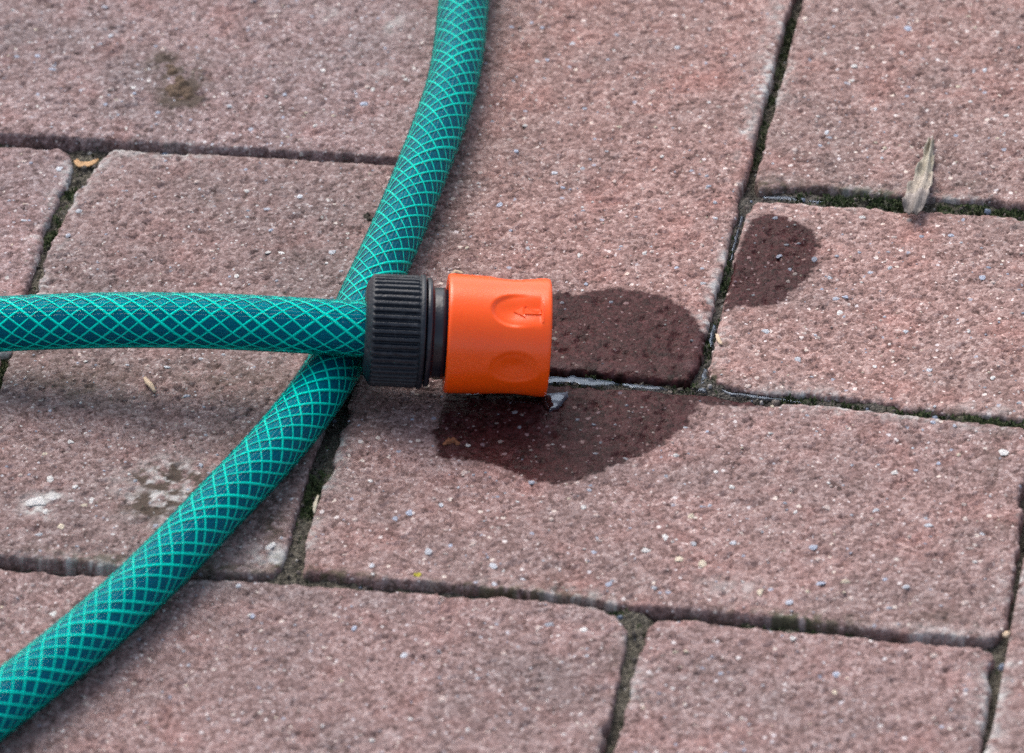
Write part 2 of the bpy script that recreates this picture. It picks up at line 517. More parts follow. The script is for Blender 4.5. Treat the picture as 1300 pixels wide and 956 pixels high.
# (x, y, rx, ry, strength) dirt patches and some painted shade under the upper hose, in photo position, turned into ground ellipses
GRIME_SHADE = [(214, 606, 36, 15, 2.0, 1), (240, 622, 28, 18, 2.2, 1), (196, 640, 36, 15, 1.5, 1), (110, 490, 85, 26, 0.75, 0), (290, 480, 75, 26, 0.70, 0),  # last two darken Q below the hose, part dirt, part painted shade
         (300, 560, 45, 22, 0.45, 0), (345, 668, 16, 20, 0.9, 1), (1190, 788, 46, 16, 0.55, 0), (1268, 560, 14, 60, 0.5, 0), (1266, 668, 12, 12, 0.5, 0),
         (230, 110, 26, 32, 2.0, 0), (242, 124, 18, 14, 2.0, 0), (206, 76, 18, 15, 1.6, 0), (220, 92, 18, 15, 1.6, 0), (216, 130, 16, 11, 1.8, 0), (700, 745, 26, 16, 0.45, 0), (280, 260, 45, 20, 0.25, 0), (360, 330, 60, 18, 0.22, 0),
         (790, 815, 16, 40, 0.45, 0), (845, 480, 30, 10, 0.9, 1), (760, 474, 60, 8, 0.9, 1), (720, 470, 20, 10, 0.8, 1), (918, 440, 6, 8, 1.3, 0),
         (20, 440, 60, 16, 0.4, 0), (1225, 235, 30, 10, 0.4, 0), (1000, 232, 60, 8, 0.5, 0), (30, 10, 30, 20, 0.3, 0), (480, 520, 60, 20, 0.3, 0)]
PALE = [(225, 594, 34, 10, 0.9), (50, 641, 17, 9, 2.4), (67, 633, 11, 7, 2.2), (60, 652, 8, 6, 2.0), (343, 690, 10, 7, 1.0), (345, 706, 24, 14, 0.9), (232, 665, 26, 10, 0.5), (205, 622, 46, 28, 1.1), (925, 320, 10, 30, 0.7), (905, 370, 9, 40, 0.8), (948, 165, 9, 30, 0.8),
        (985, 10, 10, 14, 0.8), (880, 450, 14, 26, 0.7), (270, 690, 40, 16, 0.3), (930, 745, 30, 10, 0.4), (1255, 520, 30, 6, 0.6), (500, 30, 14, 12, 0.5), (480, 90, 20, 10, 0.35),
        (420, 20, 12, 10, 0.5), (1200, 800, 60, 5, 0.6)]
MOSS = [(905, 486, 12, 12, 1.2), (760, 484, 70, 5, 1.0), (850, 488, 30, 8, 1.2), (640, 748, 90, 6, 0.9), (1010, 785, 70, 7, 1.0), (420, 728, 60, 6, 0.8), (1110, 243, 80, 5, 0.9),
        (985, 236, 24, 7, 0.8), (1220, 527, 60, 5, 0.8), (200, 715, 160, 6, 0.7), (200, 188, 250, 5, 0.35), (350, 716, 12, 12, 0.7)]


def blob_sum(lst, x, y):
    out = np.zeros_like(x)
    for b in lst:
        cx_, cy_ = G(b[0], b[1])[:2]
        rx, ry = b[2] / 4.4, b[3] / (4.4 * 0.6)
        q = ((x - cx_) / rx) ** 2 + ((y - cy_) / ry) ** 2
        out = np.maximum(out, b[4] * np.exp(-q * 0.9))
    return out


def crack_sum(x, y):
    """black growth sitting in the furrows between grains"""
    lst = [b for b in GRIME_SHADE if b[5]]
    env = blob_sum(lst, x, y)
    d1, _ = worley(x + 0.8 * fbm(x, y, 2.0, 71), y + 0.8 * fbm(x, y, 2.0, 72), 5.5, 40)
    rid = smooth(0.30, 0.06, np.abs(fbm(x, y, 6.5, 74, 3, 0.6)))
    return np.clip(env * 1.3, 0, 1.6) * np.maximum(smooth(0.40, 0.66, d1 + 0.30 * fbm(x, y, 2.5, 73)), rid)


def surface(x, y, seed, dense):
    z = 0.35 * fbm(x, y, 45.0, seed, 2) + 0.10 * fbm(x, y, 9.0, seed + 5, 2)
    if dense:
        d, r = worley(x + 0.5 * fbm(x, y, 1.8, seed + 3), y + 0.5 * fbm(x, y, 1.8, seed + 4), 2.6, seed + 6)
        z += 0.20 * (r - 0.35) * np.clip(1 - d * d * 1.6, 0, 1)
        d, r = worley(x, y, 1.35, seed + 8)
        z += 0.22 * (r - 0.3) * np.clip(1 - d * d * 1.8, 0, 1)
        z += 0.12 * fbm(x, y, 1.6, seed + 9, 2, 0.7)
        pit = smooth(0.50, 1.25, fbm(x, y, 3.4, seed + 11, 4, 0.7))
        z -= 0.75 * pit
    return z


def build_paver(key, poly, res, parent, seed, tint, dense=True):
    poly = np.array(poly, float)
    mg = 2.6 if dense else 4.0
    lo, hi = poly.min(0) - mg, poly.max(0) + mg
    nx, ny = int((hi[0] - lo[0]) / res) + 1, int((hi[1] - lo[1]) / res) + 1
    X, Y = np.meshgrid(np.linspace(lo[0], hi[0], nx), np.linspace(lo[1], hi[1], ny), indexing='ij')
    x, y = X.ravel(), Y.ravel()
    d0, qx, qy = poly_sd(poly, x, y)
    n = 0.32 * fbm(x, y, 7.0, seed + 21, 2) + (0.30 * fbm(x, y, 2.2, seed + 22, 3, 0.6) if dense else 0)
    chip = smooth(0.45, 0.9, fbm(x, y, 13.0, seed + 23, 2)) * (1.1 if dense else 0.5)
    d = d0 + n - chip + 0.1
    # inward direction
    vx, vy = (x - qx) * np.sign(d0), (y - qy) * np.sign(d0)
    L = np.hypot(vx, vy) + 1e-9
    vx, vy = vx / L, vy / L
    out = d < 0
    px_, py_ = np.where(out, x - vx * d, x), np.where(out, y - vy * d, y)
    rb = 2.3 + 0.8 * fbm(x, y, 20.0, seed + 31, 2)
    t = np.clip(rb - d, 0, rb)
    edge = -(rb - np.sqrt(np.maximum(rb * rb - t * t, 0)))
    edge = edge * 0.55
    z = surface(px_, py_, seed, dense) * smooth(-0.5, 2.5, d) + edge
    if dense:
        z += 0.30 * fbm(px_, py_, 1.8, seed + 33, 2, 0.7) * (1 - smooth(0, 3.0, d))
    z = np.where(out, z - np.clip(-d / (mg * 0.55), 0, 1) * 28.0, z)
    if dense:
        wet = np.zeros_like(x)
        for Wp in WET:
            ws, _, _ = poly_sd(Wp, x, y)
            ws = ws + 0.85 * fbm(x, y, 9.0, 301, 3) + 0.75 * fbm(x, y, 2.0, 302, 3, 0.7)
            wet = np.maximum(wet, smooth(-0.35, 0.55, ws) * (0.90 + 0.10 * fbm(x, y, 8.0, 303, 3)) + 0.16 * smooth(-2.6, -0.2, ws))
        wet = np.clip(wet, 0, 1)
        ed = np.exp(-np.clip(d, 0, 99) / 2.4)
        pale = np.clip(blob_sum(PALE, x, y) * (0.55 + 0.9 * fbm(x, y, 3.0, seed + 41, 3, 0.65)), 0, 1)
        along = smooth(-0.1, 0.7, fbm(x, y, 26.0, seed + 42, 2) + 0.35 * fbm(x, y, 3.0, seed + 46, 2))
        pale = np.maximum(pale, np.clip(ed * along * (0.5 + 0.9 * fbm(x, y, 1.5, seed + 43, 3, 0.7)) * PALE_EDGE.get(key, 0.2) * 3.4, 0, 1))
        soft = [b for b in GRIME_SHADE if not b[5]]
        gr_shade = blob_sum(soft, x, y) * np.clip(0.55 + 0.8 * fbm(x, y, 4.0, seed + 44, 4, 0.7), 0, 1)
        gr_shade = np.maximum(gr_shade, crack_sum(x, y))
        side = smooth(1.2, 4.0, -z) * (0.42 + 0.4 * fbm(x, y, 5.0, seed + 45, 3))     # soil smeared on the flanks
        gr_shade = np.clip(np.maximum(gr_shade, side), 0, 1)
        ms = np.clip(blob_sum(MOSS, x, y) * smooth(-0.35, 0.35, fbm(x, y, 2.2, seed + 47, 3, 0.7)), 0, 1)
        pale = pale * (1 - gr_shade)
        z += ms * 0.25 * np.abs(fbm(x, y, 0.9, seed + 48, 2))
    else:
        wet = gr_shade = pale = ms = np.zeros_like(x)
    cx_, cy_ = poly.mean(0)
    co = np.stack([px_ - cx_, py_ - cy_, z], -1)
    q = grid_quads(nx, ny)
    # keep only faces that are not wholly beyond the flank
    keep = (d[q] > -mg * 0.75).any(1)
    q = q[keep]
    used = np.unique(q)
    remap = np.zeros(len(co), np.int64)
    remap[used] = np.arange(len(used))
    me = mesh_np('brick', co[used], remap[q], MAT['brick'], {'marks': np.stack([wet, gr_shade, pale, ms], -1)[used]})
    o = link('brick', me, parent, (cx_, cy_, 0))
    o.color = (*tint, 1)
    HEIGHT[key] = (poly, seed)
    return o, (cx_, cy_)


HEIGHT = {}


def paver_at(x, y):
    for k, (poly, seed) in HEIGHT.items():
        s, _, _ = poly_sd(poly, np.array([x]), np.array([y]))
        if s[0] > 0:
            return k, float(s[0]), float(surface(np.array([x]), np.array([y]), seed, True)[0])
    return None, 0, 0


ground = link('ground', mesh_np('ground', [(-150000, -150000, -9), (150000, -150000, -9), (150000, 150000, -9), (-150000, 150000, -9)],
                                [[0, 1, 2, 3]], MAT['earth']))
tag(ground, kind='structure')
pavement = link('pavement', None)
tag(pavement, 'herringbone paving of worn reddish concrete bricks', kind='structure')

bricks, centre = {}, {}
for i, (k, poly) in enumerate(POLY.items()):
    bricks[k], centre[k] = build_paver(k, poly, COARSE.get(k, 0.62), pavement, 100 + 60 * i, TINT[k])

# the rest of the herringbone, out of frame: plain low pavers sharing two meshes
done = [(1, 0, 'h'), (1, 1, 'v'), (2, 1, 'h'), (2, 2, 'v'), (-1, 2, 'h'), (0, 0, 'v'), (0, -1, 'h'), (2, -2, 'v'), (3, -1, 'v'), (-2, 1, 'h'), (-1, -1, 'v')]
plain_h, plain_v = None, None
for a in range(-9, 10):
    for b in range(-5, 6):
        for kind, (u0, v0) in (('h', (1, 0)), ('v', (0, 0))):
            u, v = u0 + a + 2 * b, v0 + a - 2 * b
            if (u, v, kind) in done or not (-7 <= u <= 9 and -7 <= v <= 9):
                continue
            wd, ht = (2, 1) if kind == 'h' else (1, 2)
            src = plain_h if kind == 'h' else plain_v
            if src is None:
                src, _ = build_paver('plain', grid_rect(u, u + wd, v, v + ht), 4.0, pavement, 900 + (kind == 'v'), (1, 1, 1), dense=False)
                HEIGHT.pop('plain', None)
                if kind == 'h':
                    plain_h = src
                else:
                    plain_v = src
                continue
            o = src.copy()
            COL.objects.link(o)
            o.location = Vector(((u + wd / 2) * 100, (v + ht / 2) * 100, 0)) * MM
            t = 1 + 0.06 * rng.standard_normal()
            o.color = (t, t, t * 0.99, 1)

# ------------------------------------------------------------------ joint soil
res = 0.7
lo, hi = np.array((-75., -105.)), np.array((345., 330.))
nx, ny = int((hi[0] - lo[0]) / res), int((hi[1] - lo[1]) / res)
X, Y = np.meshgrid(np.linspace(lo[0], hi[0], nx), np.linspace(lo[1], hi[1], ny), indexing='ij')
x, y = X.ravel(), Y.ravel()
dmax = np.full(x.shape, -1e9)
for poly, _ in HEIGHT.values():
    bb0, bb1 = poly.min(0) - 8, poly.max(0) + 8
    m = (x > bb0[0]) & (x < bb1[0]) & (y > bb0[1]) & (y < bb1[1])
    s, _, _ = poly_sd(poly, x[m], y[m])
    dmax[m] = np.maximum(dmax[m], s)


def seg_field(lst, x, y):
    """level of the joint filling along photographed joint runs: (x0,y0,x1,y1,half width mm,value)"""
    out = np.zeros_like(x)
    for x0, y0, x1, y1, hw, val in lst:
        a, b = G(x0, y0)[:2], G(x1, y1)[:2]
        e = b - a
        t = np.clip(((x - a[0]) * e[0] + (y - a[1]) * e[1]) / (e @ e), 0, 1)
        dd = np.hypot(x - a[0] - t * e[0], y - a[1] - t * e[1])
        out = np.maximum(out, val * smooth(hw * 1.6, hw * 0.7, dd))
    return out


FULL = [(905, 486, 1300, 536, 5, 3.4), (700, 482, 880, 494, 4, 3.0), (975, 247, 1300, 268, 5, 2.8), (885, 492, 950, 250, 4, 2.2), (430, 560, 365, 725, 6, 2.4),
        (105, 205, 50, 340, 6, 2.6), (0, 470, 50, 350, 4, 2.0), (440, 738, 780, 770, 4, 1.2), (795, 788, 788, 880, 7, 3.0), (790, 780, 1270, 822, 3, 1.4), (955, 240, 1010, 0, 4, 0.6),
        (365, 726, 440, 738, 5, 1.8), (1270, 860, 1290, 700, 3, 1.6)]
MOSSY = [(1000, 508, 1300, 536, 5, 1.0), (1030, 254, 1300, 270, 5, 0.9), (90, 245, 60, 320, 4, 1.0), (0, 470, 20, 430, 5, 0.8), (400, 640, 410, 600, 4, 0.9), (860, 774, 1130, 805, 4, 1.0),
         (905, 470, 950, 270, 4, 0.7), (1000, 20, 960, 200, 4, 0.6), (700, 480, 860, 490, 5, 0.6), (640, 756, 780, 768, 3, 0.7)]
WETJ = [(690, 482, 1080, 512, 7, 1.0), (880, 492, 960, 245, 6, 0.9), (965, 246, 1110, 258, 6, 0.8)]
lvl = seg_field(FULL, x, y)
z = -5.2 + lvl + 0.6 * fbm(x, y, 9.0, 501, 2) + 0.5 * fbm(x, y, 2.6, 502, 3, 0.65)
dgr, rgr = worley(x, y, 1.9, 505)
z += 0.7 * (rgr - 0.3) * np.clip(1 - 1.5 * dgr * dgr, 0, 1)
mo = np.clip(seg_field(MOSSY, x, y) * smooth(-0.4, 0.3, fbm(x, y, 5.0, 503, 3)), 0, 1)
z += mo * 0.5 * np.abs(fbm(x, y, 1.5, 504, 2))
we = seg_field(WETJ, x, y)
q = grid_quads(nx, ny)
q = q[(dmax[q] < 2.2).any(1)]
used = np.unique(q)
rm = np.zeros(len(x), np.int64)
rm[used] = np.arange(len(used))
soil = link('joint_soil', mesh_np('joint_soil', np.stack([x, y, z], -1)[used], rm[q], MAT['soil'],
                                  {'marks': np.stack([we, mo, mo * 0, mo * 0 + 1], -1)[used]}))
tag(soil, kind='structure')
# points in open joints, to scatter on
openj = np.where((dmax < -0.5) & (y < 325) & (x > -70))[0]


# ------------------------------------------------------------------ stone chips set in the pavers
def chip_verts(n_ring, rx, ry, rz, r, dome=True):
    """a broken pebble: two jittered rings and a cap, its lower half sunk"""
    ang = np.arange(n_ring) / n_ring * 2 * math.pi + r.uniform(0, 6)
    j1 = r.uniform(0.55, 1.25, n_ring)
    j2 = j1 * r.uniform(0.55, 0.8, n_ring)
    v = [(rx * j1[k] * math.cos(ang[k]), ry * j1[k] * math.sin(ang[k]), -0.4 * rz) for k in range(n_ring)]
    v += [(rx * j2[k] * math.cos(ang[k]), ry * j2[k] * math.sin(ang[k]), rz * r.uniform(0.5, 0.9)) for k in range(n_ring)]
    v.append((0, 0, rz))
    t = []
    for k in range(n_ring):
        k2 = (k + 1) % n_ring
        t += [(k, k2, n_ring + k2), (k, n_ring + k2, n_ring + k), (n_ring + k, n_ring + k2, 2 * n_ring)]
    return np.array(v), np.array(t)


CW_ = {'b': (0.43, 0.47, 0.58), 'g': (0.44, 0.46, 0.53), 'w': (0.74, 0.72, 0.70), 'c': (0.66, 0.57, 0.44), 'l': (0.58, 0.60, 0.65), 'p': (0.60, 0.48, 0.44)}
CHIPS = """48 71 9 5 b;48 120 7 5 b;171 120 6 5 b;201 144 7 4 b;362 121 6 6 b;462 131 9 5 b;318 164 9 6 g;344 292 6 4 b;423 320 9 6 l;1153 36 10 8 b;1085 86 8 5 w;
1082 103 6 4 w;1232 130 6 4 w;1278 148 9 4 w;1050 167 6 6 l;1009 190 8 6 p;1207 298 8 5 b;1094 276 8 5 w;1247 352 9 6 b;973 421 11 6 l;1013 457 10 7 l;1073 377 7 5 b;
1066 396 7 6 w;1035 330 8 6 b;989 326 7 5 b;1003 342 6 5 b;984 277 9 5 b;900 237 6 4 b;520 651 8 7 b;502 657 9 6 b;545 699 10 7 l;472 718 7 5 l;437 702 15 3 p;626 718 9 6 l;
628 741 10 6 l;663 733 9 6 l;754 702 9 7 b;757 682 10 6 g;772 741 8 6 b;741 646 6 5 w;794 583 7 4 l;858 579 7 4 w;877 656 8 7 c;845 683 8 8 w;820 699 10 6 w;891 716 11 9 c;
861 711 10 7 c;594 564 7 5 w;964 752 10 9 c;1032 696 11 6 b;1041 741 12 5 b;1112 650 9 6 l;1180 668 11 5 l;1136 600 9 6 w;1273 574 13 8 w;929 619 8 6 w;909 600 6 4 w;
1184 536 7 5 b;1192 589 6 4 b;1001 765 9 7 g;1061 857 11 6 b;915 855 7 4 b;1006 811 8 5 w;46 638 25 10 w;66 633 13 6 w;57 649 8 6 w;63 609 10 7 w;117 634 9 7 w;96 618 7 5 w;90 561 8 5 w;343 693 11 9 w;
68 778 9 6 w;303 743 6 5 l;321 782 7 5 b;449 798 6 6 b;684 797 7 6 p;741 799 9 6 w;513 832 9 6 l;675 30 6 5 b;688 35 5 4 b;727 56 8 5 l;695 77 6 4 b;515 100 6 5 w;473 113 6 8 w;
464 132 10 5 b;634 260 8 7 b;703 220 8 5 l;666 160 6 5 w;682 79 8 4 w;737 324 6 4 p;671 314 8 6 l;819 321 6 5 w;735 324 5 5 w;744 359 6 4 b;212 466 9 5 l;77 670 10 7 c;
1225 660 7 5 p;1050 645 8 6 p;600 690 7 5 p;880 690 8 5 l;990 790 9 5 l;1225 765 8 6 p;1010 650 6 5 w;560 760 8 5 p;640 830 7 5 p;400 770 6 5 p;155 810 7 5 l;60 810 8 5 w;350 20 9 5 p;
140 45 8 5 l;300 60 7 5 p;410 90 7 5 w;400 160 6 4 w;250 230 7 5 p;220 280 7 5 p;380 250 8 5 l;300 350 7 4 w;340 320 8 5 w;30 280 11 4 l;76 215 8 6 l;30 205 9 4 p;750 130 7 5 p;
860 60 7 5 l;900 130 7 4 w;780 230 6 5 p;840 200 7 4 w;610 220 6 4 p;1120 190 6 5 p;1180 60 7 5 p;1250 90 6 5 l;1260 210 8 5 p;1150 420 8 5 l;1230 420 6 5 w;1180 470 7 5 l;1110 465 6 5 w;
960 480 7 5 p;1260 480 7 5 w;1200 400 7 5 p;1130 340 6 5 l;1260 310 7 5 l;470 610 6 5 w;450 660 7 5 p;700 660 7 5 p;640 655 6 5 w;560 640 6 5 l;930 690 8 5 l;1080 760 7 5 p;1150 745 9 5 l""".replace("\n", "").split(";")


def in_wet(a, b):
    return any(poly_sd(Wp, np.array([a]), np.array([b]))[0][0] > 0 for Wp in WET)


for k_, cs in enumerate(CHIPS):
    a, b, sx, sy, cc = cs.split()
    gx, gy, _ = G(float(a), float(b))
    key, sd_, zz = paver_at(gx, gy)
    if key is None:
        continue
    r = np.random.default_rng(1000 + k_)
    rx, ry = float(sx) / 2 / 4.4 * 1.12, float(sy) / 2 / 2.65 * 1.12
    v, t = chip_verts(7, rx, ry, 0.15, r)
    cl = np.array(CW_[cc]) * r.uniform(0.80, 1.1) * (0.62 if in_wet(gx, gy) else 1.0)
    me = mesh_np('stone_chip', v, None, MAT['stone'], {'tint': np.tile((*cl, 1), (len(v), 1))}, True, t)
    o = link('stone_chip', me, bricks[key], (gx - centre[key][0], gy - centre[key][1], zz + 0.14))
    o.rotation_euler = (r.uniform(-.08, .08), r.uniform(-.08, .08), r.uniform(-.15, .15))

# the small grains of the mix, too many to count: one mesh per paver
for key, (poly, seed) in HEIGHT.items():
    r = np.random.default_rng(seed + 5)
    lo, hi = np.maximum(poly.min(0), (-60, -95)), np.minimum(poly.max(0), (335, 325))
    area = max((hi[0] - lo[0]) * (hi[1] - lo[1]), 0)
    n = int(area * 0.024)
    gx, gy = r.uniform(lo[0], hi[0], n), r.uniform(lo[1], hi[1], n)
    s, _, _ = poly_sd(poly, gx, gy)
    m = s > 1.5
    gx, gy = gx[m], gy[m]
    gz = surface(gx, gy, seed, True)
    wt = np.max([poly_sd(Wp, gx, gy)[0] for Wp in WET], 0) > 0
    VV, TT, CC, off = [], [], [], 0
    pal = [CW_[q_] for q_ in 'bgglwcpppppp']
    for a, b, zz, iw in zip(gx, gy, gz, wt):
        rr = min(0.32 + r.exponential(0.22), 1.3)
        v, t = chip_verts(5, rr, rr * r.uniform(0.6, 1.1), 0.12 + 0.08 * rr, r)
        VV.append(v + (a - centre[key][0], b - centre[key][1], zz + 0.02))
        TT.append(t + off)
        off += len(v)
        CC.append(np.tile((*(np.array(pal[r.integers(len(pal))]) * r.uniform(0.7, 1.05) * (0.42 if iw else 1.0)), 1), (len(v), 1)))
    if VV:
        o = link('stone_grain', mesh_np('stone_grain', np.concatenate(VV), None, MAT['stone'], {'tint': np.concatenate(CC)}, True, np.concatenate(TT)), bricks[key])
        tag(o, kind='stuff')

# grit lying in the joints
VV, TT, CC, off = [], [], [], 0
r = np.random.default_rng(77)
for i in r.choice(openj, 2600):
    rr = min(0.25 + r.exponential(0.28), 1.6)
    v, t = chip_verts(6, rr, rr * r.uniform(0.7, 1.1), rr * 0.8, r)
    VV.append(v + (x[i], y[i], z[i] + 0.1))
    TT.append(t + off)
    off += len(v)
    k = r.uniform()
    base = (0.06, 0.05, 0.04) if k < 0.6 else ((0.17, 0.14, 0.12) if k < 0.85 else ((0.42, 0.40, 0.38) if k < 0.95 else (0.20, 0.25, 0.34)))
    CC.append(np.tile((*base, 1), (len(v), 1)))
grit = link('joint_grit', mesh_np('joint_grit', np.concatenate(VV), None, MAT['stone'], {'tint': np.concatenate(CC)}, True, np.concatenate(TT)))
tag(grit, 'loose dark grit lying in the paving joints', 'grit', kind='stuff')

# moss in the joints
VV, TT, off = [], [], 0
pm = mo[openj] + 0.03
for i in r.choice(openj, 5200, p=pm / pm.sum()):
    h, wd = r.uniform(0.5, 1.5), r.uniform(0.16, 0.4)
    a = r.uniform(0, 6.28)
    lean = r.uniform(0.1, 0.9, 2) * (math.cos(a), math.sin(a))
    d_ = np.array((-math.sin(a), math.cos(a))) * wd
    b_ = np.array((x[i], y[i])) + r.uniform(-.5, .5, 2)
    VV.append(np.array([(*(b_ + d_), z[i]), (*(b_ - d_), z[i]), (*(b_ + lean * .6 - d_ * .8), z[i] + h * .7), (*(b_ + lean * .6 + d_ * .8), z[i] + h * .7), (*(b_ + lean * 1.1), z[i] + h)]))
    TT.append(np.array([(0, 1, 2), (0, 2, 3), (3, 2, 4)]) + off)
    off += 5
moss = link('moss', mesh_np('moss', np.concatenate(VV), None, MAT['moss'], None, False, np.concatenate(TT)))
tag(moss, 'short dark green moss growing in the paving joints', 'moss', kind='stuff')

# ------------------------------------------------------------------ water


def water_patch(pts, zlev, seed, jit=0.35):
    P = np.array([G(a, b, zlev)[:2] for a, b in pts])
    # resample the outline finely with a ragged edge
    Q = []
    for a, b in zip(P, np.roll(P, -1, 0)):
        n = max(2, int(np.hypot(*(b - a)) / 0.7))
        for k in range(n):
            Q.append(a + (b - a) * k / n)
    Q = np.array(Q)
    Q[:, 0] += jit * fbm(Q[:, 0], Q[:, 1], 2.5, seed, 2)
    Q[:, 1] += jit * fbm(Q[:, 0], Q[:, 1], 2.5, seed + 3, 2)
    lo, hi = Q.min(0) - 0.4, Q.max(0) + 0.4
    rs = 0.3
    nx, ny = int((hi[0] - lo[0]) / rs) + 2, int((hi[1] - lo[1]) / rs) + 2
    X, Y = np.meshgrid(np.linspace(lo[0], hi[0], nx), np.linspace(lo[1], hi[1], ny), indexing='ij')
    xx, yy = X.ravel(), Y.ravel()
    s, qx, qy = poly_sd(Q, xx, yy)
    ox, oy = np.where(s < 0, qx, xx), np.where(s < 0, qy, yy)
    zz = zlev - 0.45 * np.exp(-np.clip(s, 0, 9) / 0.35)            # meniscus
    q = grid_quads(nx, ny)
    q = q[(s[q] > 0).any(1)]
    u = np.unique(q)
    rm_ = np.zeros(len(xx), np.int64)
    rm_[u] = np.arange(len(u))
    o = link('water', mesh_np('water', np.stack([ox, oy, zz], -1)[u], rm_[q], MAT['water']))
    tag(o, kind='structure')


water_patch([(640, 473), (697, 476), (718, 477), (726, 475), (736, 478), (744, 476), (752, 479), (768, 481), (779, 483), (786, 487), (778, 490), (752, 489), (735, 487), (698, 486), (640, 482)], -0.55, 601, 0.7)
water_patch([(790, 485), (806, 487), (818, 487), (838, 490), (850, 493), (832, 496), (809, 494), (792, 491)], -0.6, 610, 0.5)
water_patch([(690, 498), (722, 496), (721, 505), (708, 516), (698, 523), (688, 512), (640, 507), (600, 505), (590, 499), (640, 497)], 0.72, 602, 0.35)
water_patch([(892, 466), (898, 468), (901, 490), (897, 498), (885, 496), (889, 482)], -1.0, 604)
water_patch([(904, 410), (910, 412), (907, 428), (905, 441), (900, 440), (901, 423)], -1.2, 605)
water_patch([(912, 492), (932, 496), (975, 501), (1000, 506), (1020, 509), (1018, 512), (980, 508), (930, 502)], -1.0, 606)
water_patch([(968, 247), (996, 247), (1030, 252), (1065, 256), (1064, 259), (1020, 256), (985, 253), (970, 252)], -1.6, 607)
water_patch([(926, 330), (932, 300), (938, 280), (943, 270), (946, 275), (938, 300), (930, 332)], -2.0, 608, 0.5)


# ------------------------------------------------------------------ hoses
def spline(P, step):
    P = np.array(P, float)
    out = []
    for k in range(len(P) - 1):
        p0, p1, p2, p3 = P[max(k - 1, 0)], P[k], P[k + 1], P[min(k + 2, len(P) - 1)]
        n = max(2, int(np.linalg.norm(p2 - p1) / 2))
        for t in np.arange(n) / n:
            out.append(0.5 * ((2 * p1) + (-p0 + p2) * t + (2 * p0 - 5 * p1 + 4 * p2 - p3) * t * t + (-p0 + 3 * p1 - 3 * p2 + p3) * t ** 3))
    out.append(P[-1])
    out = np.array(out)
    for _ in range(60):                       # relax kinks from the survey
        out[1:-1] = out[1:-1] * 0.5 + 0.25 * (out[:-2] + out[2:])
    L = np.r_[0, np.cumsum(np.linalg.norm(np.diff(out, axis=0), axis=1))]
    s = np.arange(0, L[-1], step)
    return np.stack([np.interp(s, L, out[:, k]) for k in range(3)], -1), s


def frames(C):
    T = np.gradient(C, axis=0)
    T /= np.linalg.norm(T, axis=1)[:, None]
    up = np.array((0, 0, 1.0))
    B = np.cross(T, up)
    B /= np.linalg.norm(B, axis=1)[:, None]
    Nn = np.cross(B, T)
    return T, Nn, B


def sweep(name, C, rad, mat, parent, seg):
    """rad: function(angle array) -> radius"""
    T, Nn, B = frames(C)
    a = np.arange(seg) / seg * 2 * math.pi
    rr = rad(a)
    co = C[:, None, :] + rr[None, :, None] * (np.cos(a)[None, :, None] * Nn[:, None, :] + np.sin(a)[None, :, None] * B[:, None, :])
    return link(name, mesh_np(name, co.reshape(-1, 3), grid_quads(len(C), seg, True)[:, ::-1], mat), parent)


def braid(C, s, r0, parent, n=10, pitch=58.0, phase=0.0):
    T, Nn, B = frames(C)
    VV, QQ, off = [], [], 0
    rg = np.random.default_rng(5)
    for sgn in (1, -1):
        for k in range(n):
            wob = 0.10 * np.sin(s / 17.0 + k * 2.1 + sgn) + 0.03 * rg.standard_normal()
            a = sgn * 2 * math.pi * s / pitch + 2 * math.pi * k / n + phase + wob * 0.55
            rad_ = r0 + (0.06 if sgn > 0 else -0.02) + 0.05 * np.cos(n * a)
            ca, sa = np.cos(a)[:, None], np.sin(a)[:, None]
            nrm = ca * Nn + sa * B
            tan = -sa * Nn + ca * B
            p = C + rad_[:, None] * nrm
            dirn = np.gradient(p, axis=0)
            dirn /= np.linalg.norm(dirn, axis=1)[:, None]
            side = np.cross(nrm, dirn)
            wd, th = ((0.40 if sgn > 0 else 0.31) * (1 + 0.25 * np.sin(s / 9.0 + k * 1.7 + sgn)))[:, None], 0.15
            ring = np.stack([p + side * wd, p + nrm * th, p - side * wd, p - nrm * th], 1)
            VV.append(ring.reshape(-1, 3))
            QQ.append(grid_quads(len(C), 4, True) + off)
            off += len(C) * 4
    o = link('braid', mesh_np('braid', np.concatenate(VV), np.concatenate(QQ), MAT['thread']), parent)
    return o


def hose_body(C, s, root, phase):
    sweep('inner_tube', C, lambda a: 7.05 + 0 * a, MAT['core'], root, 48)
    braid(C, s, 7.2, root, phase=phase)
    nr = 42
    sweep('outer_skin', C, lambda a: 7.85 + 0.12 * np.cos(nr * a), MAT['skin'], root, nr * 6)


def P3(a, b, z):
    return G(a, b, z)


# the run that crosses below
low = [P3(560, -1500, 8), P3(610, -900, 8), P3(622, -520, 8), P3(612, -260, 8), P3(604, -120, 8), P3(589, 0, 8), P3(577, 100, 8), P3(542, 200, 8), P3(501, 301, 8), P3(464, 380, 8), P3(423, 470, 8),
       P3(372, 540, 8), P3(322, 598, 8), P3(284, 634, 8), P3(240, 684, 8), P3(197, 727, 8), P3(135, 786, 8), P3(60, 847, 8), P3(-40, 925, 8), P3(-170, 1020, 8), P3(-330, 1120, 8), P3(-800, 1330, 8), P3(-1400, 1440, 8)]
C, s = spline(low, 0.8)
root = link('garden_hose', None, None, (C[len(C) // 2][0], C[len(C) // 2][1], 0))
bpy.context.view_layer.update()


def reparent(root, objs_before):
    inv = root.matrix_world.inverted()
    for o in list(COL.objects):
        if o.parent == root:
            o.matrix_parent_inverse = inv


hose_body(C, s, root, 0.35)
tag(root, 'long diagonal green braided hose lying flat on the bricks underneath the other length', 'hose', 'lengths of green garden hose')
reparent(root, None)

